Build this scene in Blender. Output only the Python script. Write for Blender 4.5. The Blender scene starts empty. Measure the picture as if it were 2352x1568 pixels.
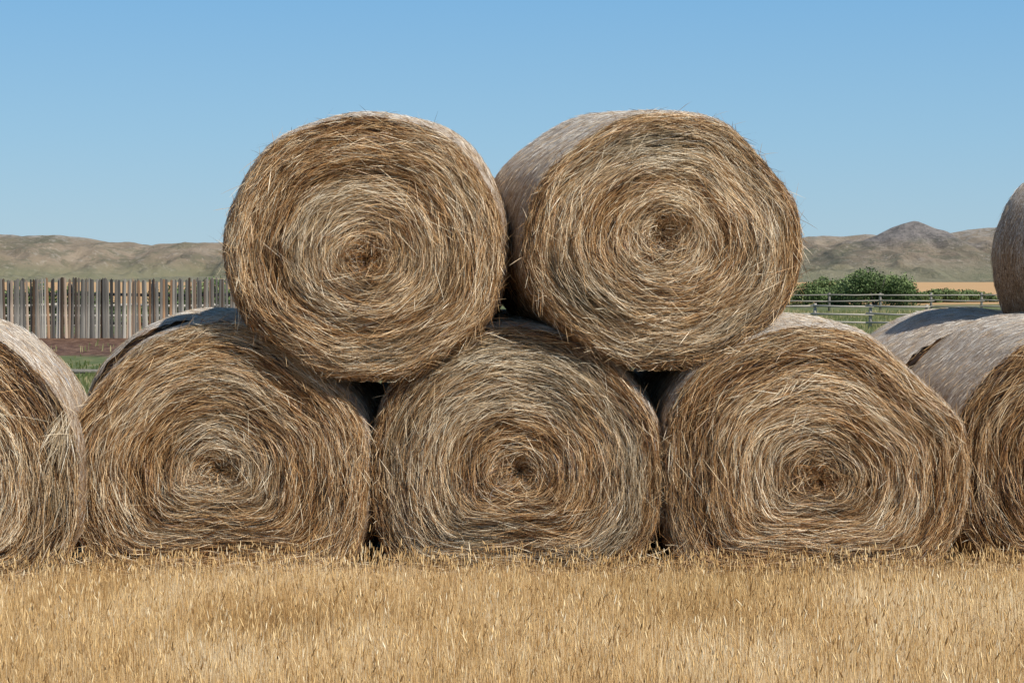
import bpy, math, numpy as np
from mathutils import Vector
rng=np.random.default_rng(7)
sc=bpy.context.scene
F=70/36*2352.0; H=1.85
# ---------------------------------------------------------------- helpers
def link(o): sc.collection.objects.link(o); return o
TAB=np.random.default_rng(3).random((256,256))
def vn(x,y):
    x=np.asarray(x,float); y=np.asarray(y,float)
    xi=np.floor(x).astype(int); yi=np.floor(y).astype(int)
    fx=x-xi; fy=y-yi; fx=fx*fx*(3-2*fx); fy=fy*fy*(3-2*fy)
    a=TAB[xi&255,yi&255]; b=TAB[(xi+1)&255,yi&255]; c=TAB[xi&255,(yi+1)&255]; d=TAB[(xi+1)&255,(yi+1)&255]
    return (a*(1-fx)+b*fx)*(1-fy)+(c*(1-fx)+d*fx)*fy
def fbm(x,y,o=4):
    s=0;a=.5;t=0
    for i in range(o):
        s=s+a*vn(x*2**i+17.3*i,y*2**i+9.1*i); t+=a; a*=.5
    return s/t
class MB:
    def __init__(s): s.v=[];s.q=[];s.t=[];s.h=[];s.uv=[];s.n=0
    def add(s,v,q,t,h=0.,uv=None):
        v=np.asarray(v,float).reshape(-1,3); q=np.asarray(q,int).reshape(-1,4)
        m=len(v); s.v.append(v); s.q.append(q+s.n); s.n+=m
        s.t.append(np.broadcast_to(np.asarray(t,float),(m,)).copy()); s.h.append(np.broadcast_to(np.asarray(h,float),(m,)).copy())
        s.uv.append(np.zeros((m,2)) if uv is None else np.asarray(uv,float).reshape(-1,2))
    def grid(s,P,t,h=0.,uv=None,closed=False):
        a,b=P.shape[:2]; I=np.arange(a*b).reshape(a,b)
        J=np.concatenate([I,I[:,:1]],1) if closed else I
        q=np.stack([J[:-1,:-1],J[:-1,1:],J[1:,1:],J[1:,:-1]],-1).reshape(-1,4)
        t=np.broadcast_to(t,(a,b)).reshape(-1); h=np.broadcast_to(h,(a,b)).reshape(-1)
        s.add(P.reshape(-1,3),q,t,h,None if uv is None else uv.reshape(-1,2))
    def strands(s,P,W,t,h=0.,taper=True):
        N,K=P.shape[:2]
        if N==0: return
        w=np.ones(K)
        if taper: w[-1]=.25; w[0]=.6
        A=P-W[:,None]*w[None,:,None]; B=P+W[:,None]*w[None,:,None]
        V=np.stack([A,B],2)
        I=np.arange(N*K*2).reshape(N,K,2)
        q=np.stack([I[:,:-1,0],I[:,:-1,1],I[:,1:,1],I[:,1:,0]],-1).reshape(-1,4)
        T=np.broadcast_to(np.asarray(t,float).reshape(-1,1,1) if np.ndim(t) else t,(N,K,2)).reshape(-1)
        Hh=np.broadcast_to(np.asarray(h,float).reshape(-1,1,1) if np.ndim(h) else h,(N,K,2)).reshape(-1)
        uv=np.stack([V[...,0],V[...,1]],-1).reshape(-1,2)
        s.add(V.reshape(-1,3),q,T,Hh,uv)
    def tube(s,pts,rad,t,h=0.,n=7):
        pts=np.array(pts,float); rad=np.broadcast_to(rad,(len(pts),))
        P=[]
        for i in range(len(pts)):
            d=pts[min(i+1,len(pts)-1)]-pts[max(i-1,0)]; d=d/np.linalg.norm(d)
            u=np.cross(d,[0,0,1.]) if abs(d[2])<.9 else np.cross(d,[1.,0,0]); u/=np.linalg.norm(u); w=np.cross(d,u)
            a=np.arange(n)/n*2*np.pi
            P.append(pts[i]+rad[i]*(np.cos(a)[:,None]*u+np.sin(a)[:,None]*w))
        P=np.array(P)
        P=np.concatenate([pts[0]+0*P[:1],P,pts[-1]+0*P[:1]])
        s.grid(P,t,h,closed=True)
    def mesh(s,name,mat,smooth=False):
        v=np.concatenate(s.v); q=np.concatenate(s.q); t=np.concatenate(s.t); h=np.concatenate(s.h); uv=np.concatenate(s.uv)
        me=bpy.data.meshes.new(name); me.vertices.add(len(v)); me.vertices.foreach_set('co',v.astype(np.float32).ravel())
        me.loops.add(len(q)*4); me.loops.foreach_set('vertex_index',q.astype(np.int32).ravel())
        me.polygons.add(len(q)); me.polygons.foreach_set('loop_start',np.arange(0,len(q)*4,4,dtype=np.int32))
        try: me.polygons.foreach_set('loop_total',np.full(len(q),4,np.int32))
        except Exception: pass
        me.polygons.foreach_set('use_smooth',np.full(len(q),smooth))
        for nm,d in(('tint',t),('hue',h)):
            a=me.attributes.new(nm,'FLOAT','POINT'); a.data.foreach_set('value',d.astype(np.float32))
        u=me.uv_layers.new(name='UVMap'); u.data.foreach_set('uv',uv[q.ravel()].astype(np.float32).ravel())
        me.update(calc_edges=True); me.validate()
        if mat: me.materials.append(mat)
        return me
def obj(name,me,parent=None,label=None,cat=None,kind=None,group=None):
    o=link(bpy.data.objects.new(name,me))
    if parent: o.parent=parent
    if label:o["label"]=label
    if cat:o["category"]=cat
    if kind:o["kind"]=kind
    if group:o["group"]=group
    return o
# ---------------------------------------------------------------- materials
class NT:
    def __init__(s,name):
        s.m=bpy.data.materials.new(name); s.m.use_nodes=True; s.t=s.m.node_tree; s.t.nodes.clear()
        s.o=s.N('ShaderNodeOutputMaterial'); s.b=s.N('ShaderNodeBsdfPrincipled'); s.L(s.b.outputs[0],s.o.inputs[0])
        s.b.inputs['Roughness'].default_value=.75; s.b.inputs['Specular IOR Level'].default_value=.2
    def N(s,t,**k):
        n=s.t.nodes.new(t)
        for a,b in k.items(): setattr(n,a,b)
        return n
    def L(s,a,b): s.t.links.new(a,b)
    def attr(s,n): x=s.N('ShaderNodeAttribute',attribute_name=n); return x.outputs['Fac']
    def ramp(s,f,st,interp='LINEAR'):
        r=s.N('ShaderNodeValToRGB'); r.color_ramp.interpolation=interp; e=r.color_ramp.elements
        while len(e)<len(st): e.new(.5)
        for i,(p,c) in enumerate(st): e[i].position=p; e[i].color=(*c,1) if len(c)==3 else c
        s.L(f,r.inputs[0]); return r.outputs[0]
    def mix(s,f,a,b,bt='MIX'):
        m=s.N('ShaderNodeMix',data_type='RGBA',blend_type=bt)
        for v,i in((f,0),(a,6),(b,7)):
            if hasattr(v,'links') or hasattr(v,'is_linked'): s.L(v,m.inputs[i])
            elif i==0: m.inputs[0].default_value=v
            else: m.inputs[i].default_value=(*v,1)
        return m.outputs[2]
    def math(s,op,a,b=None,clamp=False):
        m=s.N('ShaderNodeMath',operation=op,use_clamp=clamp)
        for i,v in enumerate((a,b)):
            if v is None: continue
            if isinstance(v,(int,float)): m.inputs[i].default_value=v
            else: s.L(v,m.inputs[i])
        return m.outputs[0]
    def noise(s,vec,scale,detail=4,rough=.5,mapsc=None):
        if mapsc is not None:
            mp=s.N('ShaderNodeMapping'); mp.inputs['Scale'].default_value=mapsc; s.L(vec,mp.inputs[0]); vec=mp.outputs[0]
        n=s.N('ShaderNodeTexNoise'); n.inputs['Scale'].default_value=scale; n.inputs['Detail'].default_value=detail; n.inputs['Roughness'].default_value=rough
        s.L(vec,n.inputs['Vector']); return n.outputs['Fac']
    def smooth(s,v,a,b):
        m=s.N('ShaderNodeMapRange',interpolation_type='SMOOTHSTEP'); m.inputs[1].default_value=a; m.inputs[2].default_value=b
        s.L(v,m.inputs[0]); return m.outputs[0]
    def bump(s,h,st,d):
        b=s.N('ShaderNodeBump'); b.inputs['Strength'].default_value=st; b.inputs['Distance'].default_value=d; s.L(h,b.inputs['Height']); s.L(b.outputs[0],s.b.inputs['Normal'])
    def col(s,c): s.L(c,s.b.inputs['Base Color']); return s.m
def mat_straw():
    n=NT('straw'); t=n.attr('tint')
    c=n.ramp(t,[(0,(.010,.005,.003)),(.2,(.055,.023,.008)),(.38,(.225,.094,.030)),(.58,(.52,.28,.105)),(.78,(.80,.55,.29)),(1,(.97,.85,.63))])
    c2=n.ramp(t,[(0,(.012,.009,.006)),(.3,(.066,.050,.028)),(.6,(.35,.275,.16)),(1,(.88,.78,.61))])
    n.b.inputs['Roughness'].default_value=.42; n.b.inputs['Specular IOR Level'].default_value=.5
    return n.col(n.mix(n.attr('hue'),c,c2))
def mat_wrap():
    n=NT('net_wrap'); uv=n.N('ShaderNodeTexCoord').outputs['UV']
    a=n.noise(uv,1,5,.7,(22,110,1)); b=n.noise(uv,1,3,.6,(3,5,1)); d=n.noise(uv,1,3,.6,(90,160,1)); e=n.noise(uv,1,2,.5,(8,60,1))
    hay=n.ramp(a,[(.32,(.055,.03,.016)),(.5,(.25,.15,.08)),(.68,(.56,.40,.25))])
    net=n.ramp(d,[(.3,(.42,.35,.28)),(.6,(.90,.86,.80))])
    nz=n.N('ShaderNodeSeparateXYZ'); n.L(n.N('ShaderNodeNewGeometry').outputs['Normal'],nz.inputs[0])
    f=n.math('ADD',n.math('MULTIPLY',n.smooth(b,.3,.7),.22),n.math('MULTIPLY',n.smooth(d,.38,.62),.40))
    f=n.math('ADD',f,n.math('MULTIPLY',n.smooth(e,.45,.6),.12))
    f=n.math('ADD',f,n.math('MULTIPLY',n.math('SUBTRACT',nz.outputs[2],.42),.50),clamp=True)  # upward sides painted whiter, flanks browner: top light put into the wrap colour
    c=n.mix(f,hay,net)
    sx=n.N('ShaderNodeSeparateXYZ'); n.L(uv,sx.inputs[0])
    band=n.math('ABSOLUTE',n.math('SUBTRACT',sx.outputs[1],.85)); bm=n.math('SUBTRACT',1.,n.smooth(band,.01,.05))
    bm=n.math('MULTIPLY',n.math('MULTIPLY',bm,n.smooth(n.noise(uv,1,4,.6,(5,30,1)),.52,.62)),.7)
    c=n.mix(bm,c,(.22,.40,.62))
    tt=n.attr('tint'); c=n.mix(n.attr('hue'),c,n.ramp(tt,[(0,(.10,.05,.024)),(.45,(.44,.28,.15)),(.72,(.74,.61,.45)),(1,(.93,.90,.85))]))
    n.bump(a,.8,.015); return n.col(c)
def mat_grass():
    n=NT('dry_grass'); t=n.attr('tint')
    c=n.ramp(t,[(0,(.19,.10,.036)),(.3,(.46,.28,.11)),(.6,(.71,.49,.23)),(.85,(.84,.66,.39)),(1,(.90,.79,.58))])
    return n.col(n.mix(n.attr('hue'),c,n.ramp(t,[(0,(.14,.12,.03)),(1,(.60,.48,.19))])))
def mat_leaf():
    n=NT('foliage'); t=n.attr('tint'); return n.col(n.ramp(t,[(0,(.035,.055,.02)),(.5,(.105,.16,.055)),(1,(.24,.30,.13))]))
def mat_weed():
    n=NT('green_weeds'); t=n.attr('tint'); return n.col(n.ramp(t,[(0,(.05,.08,.02)),(.5,(.13,.16,.055)),(.8,(.28,.26,.13)),(1,(.48,.40,.22))]))
def mat_wood(weather=False):
    n=NT('weathered_wood'); oc=n.N('ShaderNodeTexCoord').outputs['Object']
    t=n.attr('tint'); g=n.noise(oc,1,5,.65,(40,40,2.5))
    v=n.math('ADD',n.math('MULTIPLY',t,.75),n.math('MULTIPLY',g,.35))
    c=n.ramp(v,[(.1,(.04,.038,.035)),(.45,(.18,.167,.15)),(.7,(.37,.34,.295)),(1,(.62,.57,.49))])
    c=n.mix(n.attr('hue'),c,n.mix(1.,c,(1.45,.88,.52),'MULTIPLY'))
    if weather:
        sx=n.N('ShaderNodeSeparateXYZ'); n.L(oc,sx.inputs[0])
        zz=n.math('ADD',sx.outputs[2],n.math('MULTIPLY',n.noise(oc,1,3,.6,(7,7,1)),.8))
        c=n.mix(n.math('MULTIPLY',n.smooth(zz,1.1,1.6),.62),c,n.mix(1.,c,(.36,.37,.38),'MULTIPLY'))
    n.bump(g,.5,.02); return n.col(c)
def mat_ground():
    n=NT('ground'); g=n.N('ShaderNodeNewGeometry').outputs['Position']
    s=n.N('ShaderNodeSeparateXYZ'); n.L(g,s.inputs[0]); X,Y=s.outputs[0],s.outputs[1]
    big=n.noise(g,.35,5,.6); fine=n.noise(g,6,6,.7); huge=n.noise(g,.02,5,.6); mid=n.noise(g,.08,5,.65)
    dry=n.ramp(fine,[(.3,(.26,.16,.07)),(.6,(.48,.33,.16)),(.8,(.6,.45,.25))])
    green=n.ramp(n.noise(g,1.6,6,.75,(1,.4,1)),[(.3,(.06,.085,.025)),(.5,(.125,.15,.055)),(.62,(.24,.22,.11)),(.8,(.36,.30,.17))])
    dirt=n.ramp(n.noise(g,3.2,7,.8,(1,.35,1)),[(.36,(.035,.016,.010)),(.5,(.13,.068,.042)),(.62,(.29,.18,.12))])
    tan=n.ramp(n.noise(g,.05,6,.7,(1,4,1)),[(.3,(.47,.28,.13)),(.55,(.59,.37,.18)),(.75,(.64,.45,.25))])
    mead=n.ramp(n.noise(g,.012,6,.6,(1,2.5,1)),[(.3,(.24,.22,.12)),(.5,(.34,.29,.17)),(.7,(.44,.36,.22))])
    yb=n.math('ADD',Y,n.math('MULTIPLY',big,2.5))
    c=n.mix(n.smooth(yb,15.5,17.5),dry,green)
    left=n.math('SUBTRACT',1.,n.smooth(n.math('ADD',X,n.math('MULTIPLY',big,3)),-3,0))
    dy=n.math('ADD',Y,n.math('MULTIPLY',big,14.))
    dm=n.math('MULTIPLY',n.smooth(dy,52.5,55),n.math('SUBTRACT',1.,n.smooth(Y,64,70)))
    c=n.mix(n.math('MULTIPLY',dm,left),c,dirt)
    ft=n.math('ADD',Y,n.math('MULTIPLY',mid,40.))
    c=n.mix(n.smooth(ft,155,172),c,tan)
    c=n.mix(n.smooth(n.math('ADD',Y,n.math('MULTIPLY',huge,250.)),1250,1350),c,mead)
    n.bump(fine,.6,.04); return n.col(c)
BX=(2100-1176)/F*1480
def mat_hill():
    n=NT('dry_hillside'); g=n.N('ShaderNodeNewGeometry'); p=g.outputs['Position']
    sx=n.N('ShaderNodeSeparateXYZ'); n.L(p,sx.inputs[0])
    a=n.noise(p,.012,8,.66,(1,.5,3)); b=n.noise(p,.04,8,.78,(1,.5,2)); d=n.noise(p,.15,6,.8,(1,.5,1))
    c=n.ramp(a,[(.36,(.17,.15,.085)),(.46,(.25,.195,.12)),(.56,(.33,.25,.165)),(.68,(.41,.32,.225))])
    c=n.mix(n.math('MULTIPLY',n.smooth(b,.50,.58),.65),c,(.14,.135,.07))
    c=n.mix(n.math('MULTIPLY',n.smooth(d,.54,.62),.55),c,(.48,.41,.33))
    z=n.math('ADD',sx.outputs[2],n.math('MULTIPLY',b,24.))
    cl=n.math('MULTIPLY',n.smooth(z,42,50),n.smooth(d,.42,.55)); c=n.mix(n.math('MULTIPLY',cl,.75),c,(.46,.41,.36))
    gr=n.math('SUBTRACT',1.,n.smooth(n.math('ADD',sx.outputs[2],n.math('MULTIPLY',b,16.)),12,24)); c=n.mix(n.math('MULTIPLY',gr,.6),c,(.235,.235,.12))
    vs=n.N('ShaderNodeVectorMath',operation='SUBTRACT'); n.L(p,vs.inputs[0]); vs.inputs[1].default_value=(BX,1480,34)
    vm_=n.N('ShaderNodeVectorMath',operation='MULTIPLY'); n.L(vs.outputs[0],vm_.inputs[0]); vm_.inputs[1].default_value=(1,.5,2.2)
    vl=n.N('ShaderNodeVectorMath',operation='LENGTH'); n.L(vm_.outputs[0],vl.inputs[0])
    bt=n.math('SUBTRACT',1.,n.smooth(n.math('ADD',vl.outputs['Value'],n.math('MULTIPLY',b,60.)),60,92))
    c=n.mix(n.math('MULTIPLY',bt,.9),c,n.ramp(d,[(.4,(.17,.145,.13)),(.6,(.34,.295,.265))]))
    c=n.mix(.09,c,(.36,.40,.45))  # distance haze painted into the hill colour
    n.bump(d,.9,5.); return n.col(c)
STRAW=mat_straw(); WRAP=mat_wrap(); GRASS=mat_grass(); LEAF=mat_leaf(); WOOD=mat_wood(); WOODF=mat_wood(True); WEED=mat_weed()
# ---------------------------------------------------------------- bales
def bale(x,y,z0,yaw,tilt,rx,up,down,spx,spz,n,seed,label,contacts=(),nb=2.1,cz=None,L=1.5,taper=.05,core=.5,name='hay_bale',wrapn=15000,orange=0.,bright=0.,tuft=False,s0=.945):
    r=np.random.default_rng(seed); cz=down if cz is None else cz
    lump=r.random(3)*6
    def R(th):
        c=np.cos(th); s=np.sin(th)
        ru=1/np.sqrt((c/rx)**2+(s/up)**2)
        rd=1/((np.abs(c)/rx)**nb+(np.abs(s)/down)**nb)**(1/nb)
        q=np.where(s>=0,ru,rd)
        q=q*(1+.011*np.sin(3*th+lump[0])+.009*np.sin(5*th+lump[1])+.007*np.sin(9*th+lump[2]))
        for ph,d in contacts:
            cc=np.cos(th-ph); lim=np.where(cc>.05,d/np.maximum(cc,.05),9.)
            k=.05; hh=np.clip(.5+.5*(lim-q)/k,0,1); q=lim*(1-hh)+q*hh-k*hh*(1-hh)
        lim=np.where(s<-.05,(cz-.01)/np.maximum(-s,.05),9.); k=.06; hh=np.clip(.5+.5*(lim-q)/k,0,1); q=lim*(1-hh)+q*hh-k*hh*(1-hh)
        return q
    def S(yy):
        f=s0+(1-s0)*(1-np.exp(-np.maximum(yy,0)/.04))+taper*yy/L
        b=.05*np.exp(-np.maximum(L-yy,0)/.04)
        return f-b
    def fold(th):
        w=np.mod(th,2*np.pi); return np.minimum(w,2*np.pi-w)+.6*np.sin(w)
    def groove(u,f):
        return (fbm(u*14+f*.25+seed,f*1.2+seed*3,3)-.5)*.07*np.clip(u*3,0,1)+(vn(u*50+seed,f*2.)-.5)*.045+(fbm(u*3+seed*2,f*1.2+3,2)-.5)*.10
    def surf(u,th):
        uu=np.clip(u,0,1); yy=np.maximum(u-1,0)
        sc_=np.where(u>1,S(yy),S(np.zeros_like(u)))
        q=R(th)*sc_
        px=q*np.cos(th)*uu+spx*(1-uu); pz=q*np.sin(th)*uu+spz*(1-uu)
        g=groove(uu,fold(th))
        edge=np.clip((1.02-u)/.12,0,1)
        bul=-.05*(1-uu**2)-.02*np.sin(uu*np.pi)+core*.10*np.exp(-(uu/.10)**2)
        return np.stack([px,yy+bul+g*edge,np.maximum(pz+cz,.005)],-1)
    hb=MB()
    uu=np.concatenate([np.linspace(0,1,60),[1.03,1.07]]); th=np.linspace(0,2*np.pi,160,endpoint=False)
    U,T=np.meshgrid(uu,th,indexing='ij'); P=surf(U,T); P[...,1]+=.024
    hb.grid(P[:, ::-1],.02+.06*vn(U*30,T*20),.2,closed=True)
    vv=np.linspace(0,1,10); V,T2=np.meshgrid(vv,th,indexing='ij'); q=R(T2)*S(np.full_like(T2,L))*V
    P=np.stack([q*np.cos(T2),L+.04*(1-V**2)+(vn(V*8,T2*3)-.5)*.03*(1-V),np.maximum(q*np.sin(T2)+cz,.005)],-1); hb.grid(P,.3+.3*vn(V*20,T2*20),.3,closed=True)
    K=4
    def end_strands(n,lm,lift,slope,wid,u0=None,tb=0.,base=0.,stiff=.5,sd=.2):
        u=np.sqrt(r.random(n))*1.03 if u0 is None else u0
        u=np.maximum(u,.015); t=r.random(n)*2*np.pi
        ln=lm*(.4+1.1*r.random(n)); Rr=R(t)*np.maximum(u,.06)
        dth=np.minimum(ln/Rr,1.1)/(K-1)*np.where(r.random(n)<.5,1,-1)
        du=r.normal(0,slope,n)*ln/(K-1)/R(t)*(1+.8*(u<.25))
        k=np.arange(K)
        UU=np.abs(u[:,None]+du[:,None]*k); TT=t[:,None]+dth[:,None]*k
        P=surf(UU,TT)
        st=P[:,:1]*(1-k[None,:,None]/(K-1))+P[:,-1:]*(k[None,:,None]/(K-1))
        P[...,1]=.1*P[...,1]+.9*st[...,1]
        P=(1-stiff)*P+stiff*st
        a=base+r.random(n)*lift-.008; b=np.abs(r.normal(0,1,n))*lift*.9
        P[...,1]-=a[:,None]+b[:,None]*(k/(K-1))[None]**1.1
        d=P[:,-1]-P[:,0]; d/=np.linalg.norm(d,axis=1)[:,None]+1e-9
        an=r.normal(0,.8,n); perp=np.cross(d,[0,1.,0]); perp/=np.linalg.norm(perp,axis=1)[:,None]+1e-9
        W=perp*np.cos(an)[:,None]+np.cross(d,perp)*np.sin(an)[:,None]
        W*=(wid*(.5+r.random(n)))[:,None]
        f=fold(t); lf=fbm(u*6+seed,f*.9+5,3); lf2=fbm(u*3.5+seed*2,f*1.2+2,3)
        rim=np.clip((u-.60)/.35,0,1)
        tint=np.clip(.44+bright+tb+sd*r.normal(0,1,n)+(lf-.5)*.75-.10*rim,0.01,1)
        hue=np.clip(.22+r.normal(0,.22,n)+(lf2-.5)*2.4-orange,0,1)
        hb.strands(P,W,tint,hue)
    end_strands(int(n*.44),.14,.014,.09,.0013,tb=-.32,sd=.15)  # deep straws tinted dark, so gap shade sits in their colour
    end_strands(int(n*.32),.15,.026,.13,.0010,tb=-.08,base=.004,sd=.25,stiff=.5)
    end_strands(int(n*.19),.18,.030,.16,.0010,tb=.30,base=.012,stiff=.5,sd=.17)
    end_strands(int(n*.04),.12,.045,.45,.0009,tb=.34,stiff=.85,base=.015)
    end_strands(int(n*.02),.05,.04,1.3,.0012,u0=r.random(int(n*.02))*.09,tb=.05)
    end_strands(int(n*.09),.13,.012,.12,.0012,u0=.96+.075*r.random(int(n*.09)),tb=.10,sd=.25)
    # stray fringe
    m=int(n*.03); t=r.random(m)*2*np.pi; u=.93+.12*r.random(m); p0=surf(u,t)
    tan=np.stack([-np.sin(t),0*t,np.cos(t)],-1)*np.where(r.random(m)<.5,1,-1)[:,None]; rad=np.stack([np.cos(t),0*t,np.sin(t)],-1)
    d=tan*r.normal(.85,.35,m)[:,None]+rad*(np.abs(r.normal(.2,.3,m)))[:,None]+np.array([0,-1.,0])*np.abs(r.normal(.25,.3,m))[:,None]
    d/=np.linalg.norm(d,axis=1)[:,None]; ln=.03+.14*r.random(m)**1.8; k=np.arange(4)/3
    P=p0[:,None]+d[:,None]*(ln[:,None]*k)[...,None]; P[...,2]-=(ln[:,None]*k**2)*.25*r.random(m)[:,None]
    P[...,2]=np.maximum(P[...,2],.01)
    W=np.cross(d,r.normal(0,1,(m,3))); W/=np.linalg.norm(W,axis=1)[:,None]; hb.strands(P,W*.0011,np.clip(r.normal(.62,.22,m),.1,1),r.random(m)*.5)
    if tuft:
        m=170; p0=np.array([.80,-.03,.98])+r.normal(0,1,(m,3))*[.03,.02,.05]
        d=np.stack([r.normal(-.35,.3,m),r.normal(-.3,.15,m),r.normal(-.85,.3,m)],-1); d/=np.linalg.norm(d,axis=1)[:,None]
        ln=.06+.20*r.random(m); P=p0[:,None]+d[:,None]*(ln[:,None]*k)[...,None]; P[...,2]-=(ln[:,None]*k**2)*.35*r.random(m)[:,None]
        W=np.cross(d,r.normal(0,1,(m,3))); W/=np.linalg.norm(W,axis=1)[:,None]; hb.strands(P,W*.0014,np.clip(r.normal(.8,.15,m),.1,1),.5+.5*r.random(m))
    # wrap
    wb=MB(); yv=np.concatenate([[.03,.06,.10,.16],np.linspace(.25,L-.25,30),[L-.15,L-.08,L-.03,L]]); Yg,Tg=np.meshgrid(yv,np.linspace(0,2*np.pi,256,endpoint=False),indexing='ij')
    Yj=Yg.copy(); Yj[0]+=.03*(vn(Tg[0]*14+seed,Tg[0]*0)-.5); Yj[1]+=.02*(vn(Tg[0]*14+seed,Tg[0]*0)-.5)
    dent=1+.018*(fbm(fold(Tg)*2.5+seed,Yg*3,3)-.5)+.009*(vn(fold(Tg)*30,Yg*40)-.5)
    q=R(Tg)*S(Yj)*dent+.004; P=np.stack([q*np.cos(Tg),Yj,np.maximum(q*np.sin(Tg)+cz,.005)],-1)
    uv=np.stack([fold(Tg)*1.1+seed*3.1,Yg],-1); wb.grid(P,0,0.,uv,closed=True)
    m=wrapn; t=r.random(m)*2*np.pi; yy=.03+(L-.04)*r.random(m)**1.2; ln=.02+.08*r.random(m); k=np.arange(3)/2
    TT=t[:,None]+(ln/.88)[:,None]*k; YY=yy[:,None]+r.normal(0,.22,m)[:,None]*ln[:,None]*k; YY=np.clip(YY,.02,L)
    out=.004+np.abs(r.normal(0,.006,m))[:,None]*k+.004*r.random(m)[:,None]
    q=R(TT)*S(YY)+out; P=np.stack([q*np.cos(TT),YY,q*np.sin(TT)+cz],-1)
    d=P[:,-1]-P[:,0]; d/=np.linalg.norm(d,axis=1)[:,None]; rad=np.stack([np.cos(t),0*t,np.sin(t)],-1)
    W=np.cross(d,rad+.5*r.normal(0,1,(m,3))); W/=np.linalg.norm(W,axis=1)[:,None]
    wb.strands(P,W*.0013,np.clip(r.normal(.36,.26,m)+.44*np.clip(np.sin(t),0,1),0,1),1.)  # strands painted paler toward the top, repeating the top light in their tint
    e=link(bpy.data.objects.new(name,None)); e.empty_display_size=.3
    e.location=(x,y,z0); e.rotation_euler=(math.radians(tilt),0,math.radians(yaw))
    e["label"]=label; e["category"]="hay bale"; e["group"]="round hay bales in a stack"
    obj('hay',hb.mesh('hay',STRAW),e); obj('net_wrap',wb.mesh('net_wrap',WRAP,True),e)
    return e
PI=math.pi
def ang(dx,dz): return math.atan2(dz,dx)
D=12.2
N=74000
bale(-1.80,D,0,-2,0,.97,.94,.88,0.02,.05,N,1,"broad squashed round hay bale with hay trailing over the grass",[(0,.935),(PI,1.01),(.85,.90)],orange=.12,cz=.64)
bale(.015,D,0,-2,0,.935,.93,.86,.02,0.04,N,2,"squashed round hay bale with a dark hollow centre on dry grass",[(0,.92),(PI,.92)],core=1.,cz=.64,orange=.1)
bale(1.85,D,0,1.5,0,.985,.95,.90,0.03,.0,N,3,"rusty brown round hay bale at the base of the stack",[(0,1.0),(PI,.93),(.85,.895)],orange=.45,cz=.63)
bale(-.885,D-.12,1.215,.8,2.8,.858,.84,.80,0.02,-.03,N,4,"round hay bale resting on two bales with pale net wrap",[(ang(-.89,-1.36),.80),(ang(.89,-1.36),.80)],nb=2.1,orange=.25,s0=.935)
bale(.94,D-.02,1.28,10,2.5,.89,.80,.79,-.05,.06,N,5,"round hay bale resting on two bales showing its netted side",[(ang(-.9,-1.36),.80),(ang(.9,-1.36),.80),(.75,.795)],nb=2.1,orange=.08,s0=.94)
bale(-3.44,11.65,0,7,0,.91,.93,.90,0,0,48000,6,"round hay bale with bright white net wrap and loose straw tuft",[(0,.885)],core=.3,tuft=True,s0=.98,taper=.01,cz=.66,orange=.05)
bale(3.68,12.5,0,4,0,.96,.90,.90,0,0,48000,8,"round hay bale beside the stack with reddish netted side",[(PI,.94)],orange=.3,cz=.66)
bale(3.50,14.04,0,5,0,.96,.93,.90,0,0,3000,9,"netted round hay bale butted end to end with another",[(PI,.96)],cz=.66,s0=.96)
bale(5.55,13.4,0,6,0,.92,.90,.90,0,0,2500,13,"round hay bale holding up a second-layer bale",cz=.66)
bale(4.86,13.35,1.18,24,0,.86,.73,.80,0,0,6000,10,"pale netted round hay bale perched on top of two others",[(ang(-1.1,-1.36),.8),(ang(1,-1.36),.8)],nb=2.1)
bale(-2.12,13.85,0,2,0,.92,.94,.90,0,0,3000,11,"shaded round hay bale standing behind the stack",[(0,.9)],cz=.66)
bale(-.05,13.85,0,1,0,.96,.90,.90,0,0,3000,12,"shaded round hay bale standing behind the stack",cz=.66)
bale(1.80,13.85,0,0,0,.96,.90,.90,0,0,3000,14,"shaded round hay bale standing behind the stack",cz=.66)
bale(-.85,13.78,1.30,0,0,.84,.78,.80,0,0,2000,15,"shaded round hay bale hidden behind the upper bales",nb=2.1)
bale(.72,13.85,1.30,0,0,.72,.72,.74,0,0,2000,16,"shaded round hay bale hidden behind the upper bales",nb=2.1,L=1.3)
# ---------------------------------------------------------------- loose straw at bale feet
r=np.random.default_rng(50); lb=MB(); m=10000
xx=r.uniform(-4.6,5,m); yy=D-.03-np.abs(r.normal(0,.11,m)); yy=np.where(xx<-2.7,yy-.55,yy); zz=.02+np.abs(r.normal(0,.07,m))*(.2+1.1*fbm(xx*2.2,xx*0,3))
an=r.normal(0,.5,m)+np.where(r.random(m)<.5,0,PI); el=r.normal(.05,.3,m); ln=.05+.15*r.random(m); k=np.arange(3)/2
d=np.stack([np.cos(an)*np.cos(el),np.sin(an)*np.cos(el),np.sin(el)],-1)
P=np.stack([xx,yy,zz],-1)[:,None]+d[:,None]*(ln[:,None]*k)[...,None]; P[...,2]=np.maximum(P[...,2],.012)
W=np.cross(d,r.normal(0,1,(m,3))); W/=np.linalg.norm(W,axis=1)[:,None]
lb.strands(P,W*.0012,np.clip(r.normal(.6,.2,m),.1,1),r.random(m)*.4)
obj('loose_straw',lb.mesh('loose_straw',STRAW),label="loose straw fallen along the foot of the bales",cat="straw",kind="stuff")
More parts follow.
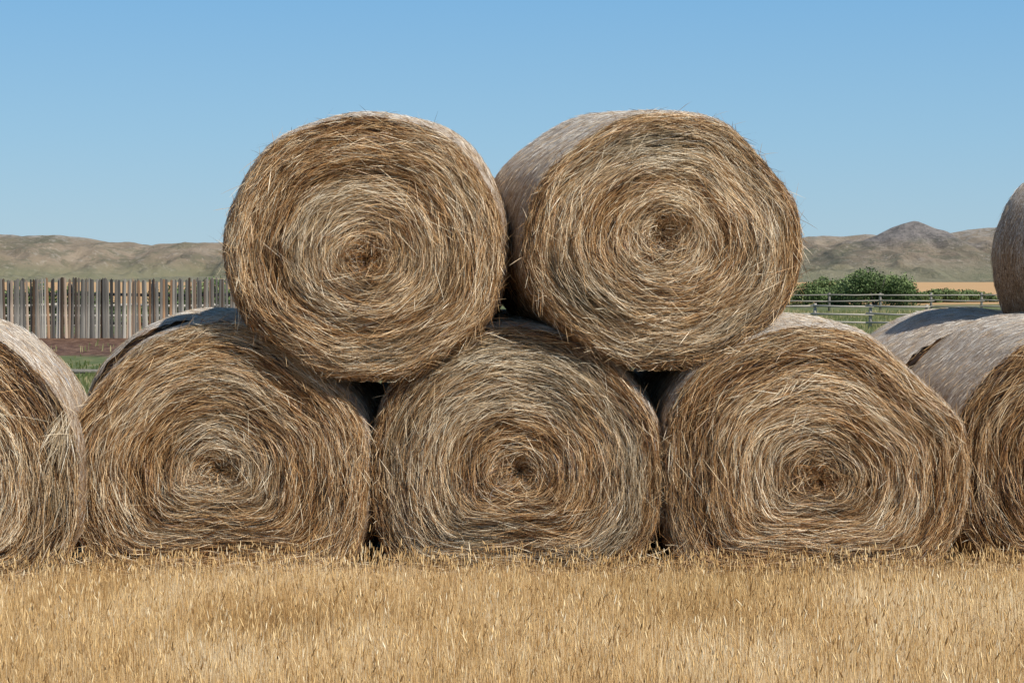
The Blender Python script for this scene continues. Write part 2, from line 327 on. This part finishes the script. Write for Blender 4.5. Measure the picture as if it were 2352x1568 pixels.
# ---------------------------------------------------------------- dry grass
r=np.random.default_rng(21); gb=MB()
def scatter(n,y0,y1,marg):
    y=r.uniform(y0,y1,int(n*1.6)); w=.2572*y1+marg; x=r.uniform(-w,w,len(y)); k=np.abs(x)<.2572*y+marg
    return x[k][:n],y[k][:n]
def blades(n,y0,y1,hmin,hmax,wid,lean,tb,marg=1.3,heads=False,near_=.72):
    x,y=scatter(n,y0,y1,marg); n=len(x)
    pat=fbm(x*.9+40,y*.9+9,4); pat2=fbm(x*.5+90,y*.7+30,3); pat3=fbm(x*5+4,y*3+70,3)
    h=(hmin+(hmax-hmin)*r.random(n)**1.3)*(.6+.4*pat+.4*pat3)
    yb=np.where(x<-2.75,10.6,11.1)
    near=np.clip((y-yb)/.9,0,1); h*=1-near_*near*r.random(n)**.3
    az=r.random(n)*2*PI; le=np.abs(r.normal(0,lean,n))*h
    k=np.arange(4)/3; 
    P=np.stack([x[:,None]+np.cos(az)[:,None]*le[:,None]*k**1.4,y[:,None]+np.sin(az)[:,None]*le[:,None]*k**1.4,h[:,None]*k*(1-.15*k*(le/h)[:,None])],-1)
    a2=r.random(n)*2*PI; W=np.stack([np.cos(a2),np.sin(a2)*.5,0*a2],-1)*(wid*(.6+.8*r.random(n)))[:,None]
    tint=np.clip(.58+tb+r.normal(0,.2,n)+(pat-.5)*.95+(pat3-.5)*.35,0,1); hue=np.clip((pat2-.56)*2.4+r.normal(0,.15,n),0,.5)
    gb.strands(P,W,tint,hue)
    if heads:
        top=P[:,-1]; dr=P[:,-1]-P[:,-2]; dr/=np.linalg.norm(dr,axis=1)[:,None]
        dr=dr+r.normal(0,.2,(n,3)); dr/=np.linalg.norm(dr,axis=1)[:,None]
        L=.022+.035*r.random(n); rad=.0015+.0027*r.random(n)
        u=np.cross(dr,[.3,1.,.1]); u/=np.linalg.norm(u,axis=1)[:,None]; w=np.cross(dr,u)
        kk=np.array([0,.25,.7,1.]); rr=np.array([.3,1,.75,.08]); a=np.arange(4)/4*2*PI
        C=top[:,None,None]+dr[:,None,None]*(L[:,None]*kk)[:,:,None,None]
        V=C+(rad[:,None]*rr)[:,:,None,None]*(np.cos(a)[None,None,:,None]*u[:,None,None]+np.sin(a)[None,None,:,None]*w[:,None,None])
        V=V.reshape(-1,3); I=np.arange(n*16).reshape(n,4,4); J=np.roll(I,-1,2)
        q=np.stack([I[:,:-1],J[:,:-1],J[:,1:],I[:,1:]],-1).reshape(-1,4)
        tt=np.clip(r.normal(.48,.22,n)+(pat-.5)*.5,0.05,.95)
        gb.add(V,q,np.repeat(tt,16),0.)
blades(290000,7.0,12.4,.08,.25,.0007,.2,-.02)
blades(16000,7.0,12.35,.15,.33,.0007,.14,.10,heads=True,near_=.45)
blades(9000,12.4,17,.05,.12,.0025,.4,-.05)
obj('dry_grass',gb.mesh('dry_grass',GRASS),label="golden dry grass with seed heads",cat="grass",kind="stuff")
wd=MB()
def weeds(n,x0,x1,y0,y1,hm,tb):
    x=r.uniform(x0,x1,n); y=r.uniform(y0,y1,n); pt=fbm(x*.6+3,y*.3+8,4); kp=(pt>.47)|(r.random(n)<.3); x=x[kp];y=y[kp];pt=pt[kp]; n=len(x)
    h=hm*(.4+r.random(n))*(.4+pt); az=r.random(n)*2*PI; le=.4*h*r.random(n); k=np.arange(3)/2
    P=np.stack([x[:,None]+np.cos(az)[:,None]*le[:,None]*k,y[:,None]+np.sin(az)[:,None]*le[:,None]*k,h[:,None]*k],-1)
    W=np.stack([np.ones(n),np.zeros(n),np.zeros(n)],-1)*(.008+.01*r.random(n))[:,None]
    wd.strands(P,W,np.clip(.45+tb+r.normal(0,.2,n)+(pt-.5),0,1),0.)
weeds(8000,-13,-4,26,43,.10,-.05); weeds(250,-13,-4,44,61,.12,.1); weeds(26000,7,22,40,110,.16,.1)
obj('green_weeds',wd.mesh('green_weeds',WEED),label="rough green weeds and pasture grass",cat="grass",kind="stuff")
# ---------------------------------------------------------------- ground
me=bpy.data.meshes.new('ground'); S_=9000
me.from_pydata([(-S_,-200,0),(S_,-200,0),(S_,S_,0),(-S_,S_,0)],[],[(0,1,2,3)]); me.materials.append(mat_ground())
obj('ground',me,label="flat farmland with dry grass, green pasture and tan field",cat="ground",kind="structure")
# ---------------------------------------------------------------- hills
prof=[(-1500,560),(-600,548),(-200,538),(0,541),(150,541),(200,548),(250,552),(300,556),(345,566),(380,560),(430,556),(490,559),(540,563),(800,570),(1150,572),(1500,566),(1750,556),(1850,547),(1900,543),(1980,541),(2040,539),(2100,538),(2165,537),(2230,530),(2290,524),(2400,520),(2700,535),(3200,550),(4000,560)]
px=np.array([p[0] for p in prof],float); py=np.array([p[1] for p in prof],float)
YR=1600.
def hill(X,Y):
    pos=1176+X/YR*F
    hr=(640-np.interp(pos,px,py))/F*YR+H
    t=np.clip((Y-1040)/(YR-1040),0,1); s=t*t*(3-2*t)*.55+.45*t**3
    back=1-.35*np.clip((Y-YR)/700,0,1)
    n1=fbm(X/150+5,Y/190+2,4); rid=1-2*np.abs(fbm(X/70+33,Y/210+7,4)-.5)
    n2=fbm(X/22+5,Y/60+1,4); gul=1-2*np.abs(fbm(X/24+13,Y/140+4,4)-.5)
    mid=np.sin(np.clip(t,0,1)*PI)
    h=hr*s*back+mid*((n1-.45)*22+(rid-.85)*26+(gul-.8)*15)+(rid-.9)*5*np.clip(t*1.5,0,1)+(n2-.5)*4.5*np.clip(t*2,0,1)
    ax=X-BX; aw=np.where(ax<0,78,56); dd=np.sqrt((ax/aw)**2+((Y-1480)/150)**2+.0015)
    cone=45.8*np.clip(1-dd*.5,0,1)**1.22+(gul-.85)*16*np.clip(dd*1.2,0,1)*np.clip(1.6-dd,0,1)
    w=np.clip((h-cone)/5+.5,0,1); h=h*w+cone*(1-w)+1.*w*(1-w)
    kn=np.clip(fbm(X/90+70,Y/120+50,3)-.5,0,1)*22*np.clip((Y-1060)/120,0,1)*np.clip((1400-Y)/200,0,1)
    return h+kn*.8-1.0*np.clip((1100-Y)/100,0,1)
gx=np.linspace(-1100,1100,860); gy=np.concatenate([np.linspace(1000,1650,320),np.linspace(1660,2500,40)])
Xg,Yg=np.meshgrid(gx,gy); Z=hill(Xg,Yg); 
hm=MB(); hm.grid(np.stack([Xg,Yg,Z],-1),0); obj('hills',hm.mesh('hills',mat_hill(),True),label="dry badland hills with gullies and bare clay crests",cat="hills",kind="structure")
# ---------------------------------------------------------------- palisade fence
def W2(pxx,Y): return (pxx-1176)/F*Y
r=np.random.default_rng(5)
YF=62.
def empty(name,loc,label,cat,group=None):
    e=link(bpy.data.objects.new(name,None)); e.location=loc; e["label"]=label; e["category"]=cat
    if group: e["group"]=group
    return e
fe=empty('wooden_fence',(-15,YF,0),"weathered grey palisade fence of uneven upright slabs","fence")
fb=MB(); x=-12.
while x<6.55:
    w=.05+.055*r.random(); h=1.80+.08*r.random()+.02*math.sin(x*1.3); a=r.normal(0,.013); c,s=math.cos(a),math.sin(a)
    R=[[c,0,s],[0,1,0],[-s,0,c]]
    t=float(np.clip(r.normal(.56,.28),.03,1.)); hu=float(r.random()<.4)*.9*r.random()
    hw=w/2; pt=np.array([[-hw,0,0],[hw,0,0],[hw*(.8+.3*r.random()),0,h-.05*r.random()],[-hw*(.7+.3*r.random()),0,h-.05*r.random()]])
    th=.012+.01*r.random(); yo=r.normal(0,.015)
    fr=pt+[0,-th+yo,0]; bk=pt+[0,th+yo,0]; md=np.array([[0,-th*1.4+yo,0],[0,-th*1.4+yo,h+.01]])
    v=np.concatenate([fr,bk,md])@np.array(R).T+[x+w/2,0,0]
    fb.add(v,[[0,8,9,3],[8,1,2,9],[1,5,6,2],[5,4,7,6],[4,0,3,7],[3,9,2,6]],t,hu)
    x+=w+.002+.010*r.random()**1.3+(.03 if r.random()<.08 else 0)
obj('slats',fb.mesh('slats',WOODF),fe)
rb=MB()
for z in(.45,1.35): rb.tube([(X_,.09,z+.02*math.sin(X_)) for X_ in np.linspace(-12,6.5,14)],.05,.25)
for X_ in np.linspace(-11.8,6.4,8): rb.tube([(X_,.2,-.1),(X_,.2,1.7)],.07,.3)
obj('rail',rb.mesh('rail',WOOD,True),fe)
def railfence(x0,x1,Y,Y1,h,nr,label,tint=.7,sp=2.4,rr=.04):
    L=math.hypot(x1-x0,Y1-Y); e=empty('rail_fence',(x0,Y,0),label,"fence"); e.rotation_euler=(0,0,math.atan2(Y1-Y,x1-x0))
    pb=MB(); n=max(2,int(L/sp)+1)
    for X_ in np.linspace(0,L,n):
        pb.tube([(X_,0,-.1),(X_+r.normal(0,.02),0,h*1.0+r.random()*.06)],[rr*1.9,rr*1.6],tint-.1*r.random())
    obj('post',pb.mesh('post',WOOD,True),e); e.children[0]["kind"]="stuff"
    qb=MB()
    for i in range(nr):
        z=h*(i+.8)/(nr)
        xs=np.linspace(0,L,n)
        for a,b in zip(xs[:-1],xs[1:]):
            qb.tube([(a-.15,-.08,z+r.normal(0,.025)),((a+b)/2,-.08,z-.02),(b+.15,-.085,z+r.normal(0,.025))],[rr*1.1,rr,rr*.85],tint+r.normal(0,.08))
    obj('rail',qb.mesh('rail',WOOD,True),e)
railfence(-26,-5,68,68,1.0,3,"pale bleached rail fence behind the palisade",.9,rr=.05)
railfence(9.5,15.4,76,74,.88,3,"weathered pole rail corral fence on green grass",.75,rr=.038,sp=2.)
railfence(12,36,112,116,1.0,3,"grey pole fence bordering the pasture",.5,rr=.04,sp=3)
bb=MB(); bb.tube([(-10,38.5,.05),(-8.6,38.5,.06),(-6.8,38.6,.05)],[.045,.045,.04],.4); obj('fence_rail_pole',bb.mesh('fence_rail_pole',WOOD,True),label="fallen grey wooden pole lying in green grass",cat="pole")
def rock(x,y,s,label):
    b=MB(); t=np.linspace(0,2*PI,16,endpoint=False); p=np.linspace(0,PI,10); Pg,Tg=np.meshgrid(p,t,indexing='ij')
    q=s*(1+.35*(fbm(Tg.clip(0,6)*1.2+x,Pg*1.6,3)-.5)); P=np.stack([q*1.3*np.sin(Pg)*np.cos(Tg),q*np.sin(Pg)*np.sin(Tg),q*.75*np.cos(Pg)+s*.4],-1)
    b.grid(P,.95,closed=True); o=obj('rock',b.mesh('rock',WOOD,True),label=label,cat="rock"); o.location=(x,y,0)
rock(W2(1972,66),66,.16,"small pale boulder in green grass")
# ---------------------------------------------------------------- shrubs
def shrub(x,y,w,h,seed,n=5000,ls=.09,label="dense dark green shrub"):
    r=np.random.default_rng(seed); e=empty('shrub',(x,y,0),label,"shrub","wild shrubs")
    tb=MB()
    for i in range(6):
        a=r.random()*2*PI; q=w*.28*r.random(); tb.tube([(0.1*math.cos(a),.1*math.sin(a),-.05),(q*.5*math.cos(a),q*.5*math.sin(a),h*.35),(q*math.cos(a),q*math.sin(a),h*.8)],[.05,.035,.012],.3)
    obj('trunk',tb.mesh('trunk',WOOD,True),e)
    nc=28; cc=np.stack([r.uniform(-.46,.46,nc)*w,r.uniform(-.3,.3,nc)*w,np.zeros(nc)],-1)
    cr=(.11+.11*r.random(nc))*w; cr=np.minimum(cr,h*.4); top=h*(1.05-.6*(np.abs(cc[:,0])/(w*.5))**2)*(.66+.42*r.random(nc)); cc[:,2]=np.maximum(top-cr,cr*.6)
    i=r.integers(0,nc,n); d=r.normal(0,1,(n,3)); d/=np.linalg.norm(d,axis=1)[:,None]; rad=cr[i]*(.5+.7*r.random(n))
    c=cc[i]+d*rad[:,None]*[1,1,.9]; c[:,2]=np.maximum(c[:,2],.04)
    a=r.normal(0,1,(n,3)); a/=np.linalg.norm(a,axis=1)[:,None]; b=np.cross(a,r.normal(0,1,(n,3))); b/=np.linalg.norm(b,axis=1)[:,None]
    s=(ls*(.5+r.random(n)))[:,None]
    V=np.stack([c-a*s,c-b*s*.5,c+a*s,c+b*s*.5],1); q=np.arange(n*4).reshape(n,4)
    lb=MB(); lb.add(V,q,np.repeat(np.clip(.5+r.normal(0,.2,n)+(r.random(nc)[i]-.5)*.7+(d[:,2])*.2,0,1),4)); obj('crown',lb.mesh('crown',LEAF),e)
for i,(p,Y,w,h) in enumerate([(1845,138,3.2,1.5),(1893,146,3.2,1.85),(1935,150,2.8,1.5),(1965,140,3.8,2.1),(2010,137,5.4,2.5),(2050,144,3.8,1.9),(2085,150,2.8,1.2),(2118,154,2.4,.8),(2160,156,3.2,1.15),(2190,160,3.0,.95),(2222,158,3.0,.95),(2255,158,2.6,.8),(1760,142,3.5,1.8)]):
    shrub(W2(p,Y),Y,w,h,100+i,n=10000 if w>4 else 6000 if w>3 else 3500,ls=.085)
for i,(p,h) in enumerate([(-30,1.5),(30,1.6),(90,1.55),(150,1.4),(210,1.3),(400,1.6),(450,1.7),(500,1.75),(550,1.7)]):
    shrub(W2(p,84),84,2.8,h,200+i,n=1800,ls=.09,label="green shrub behind the palisade fence")
# ---------------------------------------------------------------- light
sv=Vector((.65,-.54,.84)).normalized()
sun=bpy.data.lights.new('sun','SUN'); sun.energy=5.0; sun.angle=math.radians(.5); sun.color=(1,.95,.86)
so=link(bpy.data.objects.new('sun',sun)); so.rotation_euler=(-sv).to_track_quat('-Z','Y').to_euler(); so.location=(20,-20,30)
w=bpy.data.worlds.new("World"); sc.world=w; w.use_nodes=True; nt=w.node_tree; nt.nodes.clear()
sk=nt.nodes.new('ShaderNodeTexSky'); sk.sky_type='NISHITA'; sk.sun_disc=False; sk.sun_elevation=math.asin(sv.z); sk.sun_rotation=math.atan2(sv.x,sv.y)
sk.air_density=1.; sk.dust_density=.3; sk.ozone_density=2.; sk.altitude=700
geo=nt.nodes.new('ShaderNodeTexCoord'); sx=nt.nodes.new('ShaderNodeSeparateXYZ'); nt.links.new(geo.outputs['Generated'],sx.inputs[0])
rp=nt.nodes.new('ShaderNodeValToRGB'); e=rp.color_ramp.elements; e.new(.5); e.new(.6); e.new(.7)
for i,(p,c) in enumerate([(0,(.385,.57,.70)),(.07,(.285,.525,.74)),(.145,(.19,.45,.75)),(.35,(.08,.20,.38)),(.8,(.035,.085,.18))]): e[i].position=p; e[i].color=(*c,1)
nt.links.new(sx.outputs[2],rp.inputs[0])
vm=nt.nodes.new('ShaderNodeVectorMath'); vm.operation='SCALE'; vm.inputs[3].default_value=10.; nt.links.new(rp.outputs[0],vm.inputs[0])
mx=nt.nodes.new('ShaderNodeMix'); mx.data_type='RGBA'; mx.inputs[0].default_value=.85; nt.links.new(sk.outputs[0],mx.inputs[6]); nt.links.new(vm.outputs[0],mx.inputs[7])
bg=nt.nodes.new('ShaderNodeBackground'); bg.inputs[1].default_value=.10; wo=nt.nodes.new('ShaderNodeOutputWorld')
nt.links.new(mx.outputs[2],bg.inputs[0]); nt.links.new(bg.outputs[0],wo.inputs[0])
cam=bpy.data.cameras.new('camera'); cam.lens=70; cam.sensor_width=36; cam.clip_end=20000; cam.clip_start=.1
co=link(bpy.data.objects.new('camera',cam)); co.location=(0,0,H); co.rotation_euler=(math.radians(90)-math.atan(144/F),0,0); sc.camera=co
sc.view_settings.view_transform='Standard'; sc.view_settings.look='None'; sc.view_settings.exposure=0
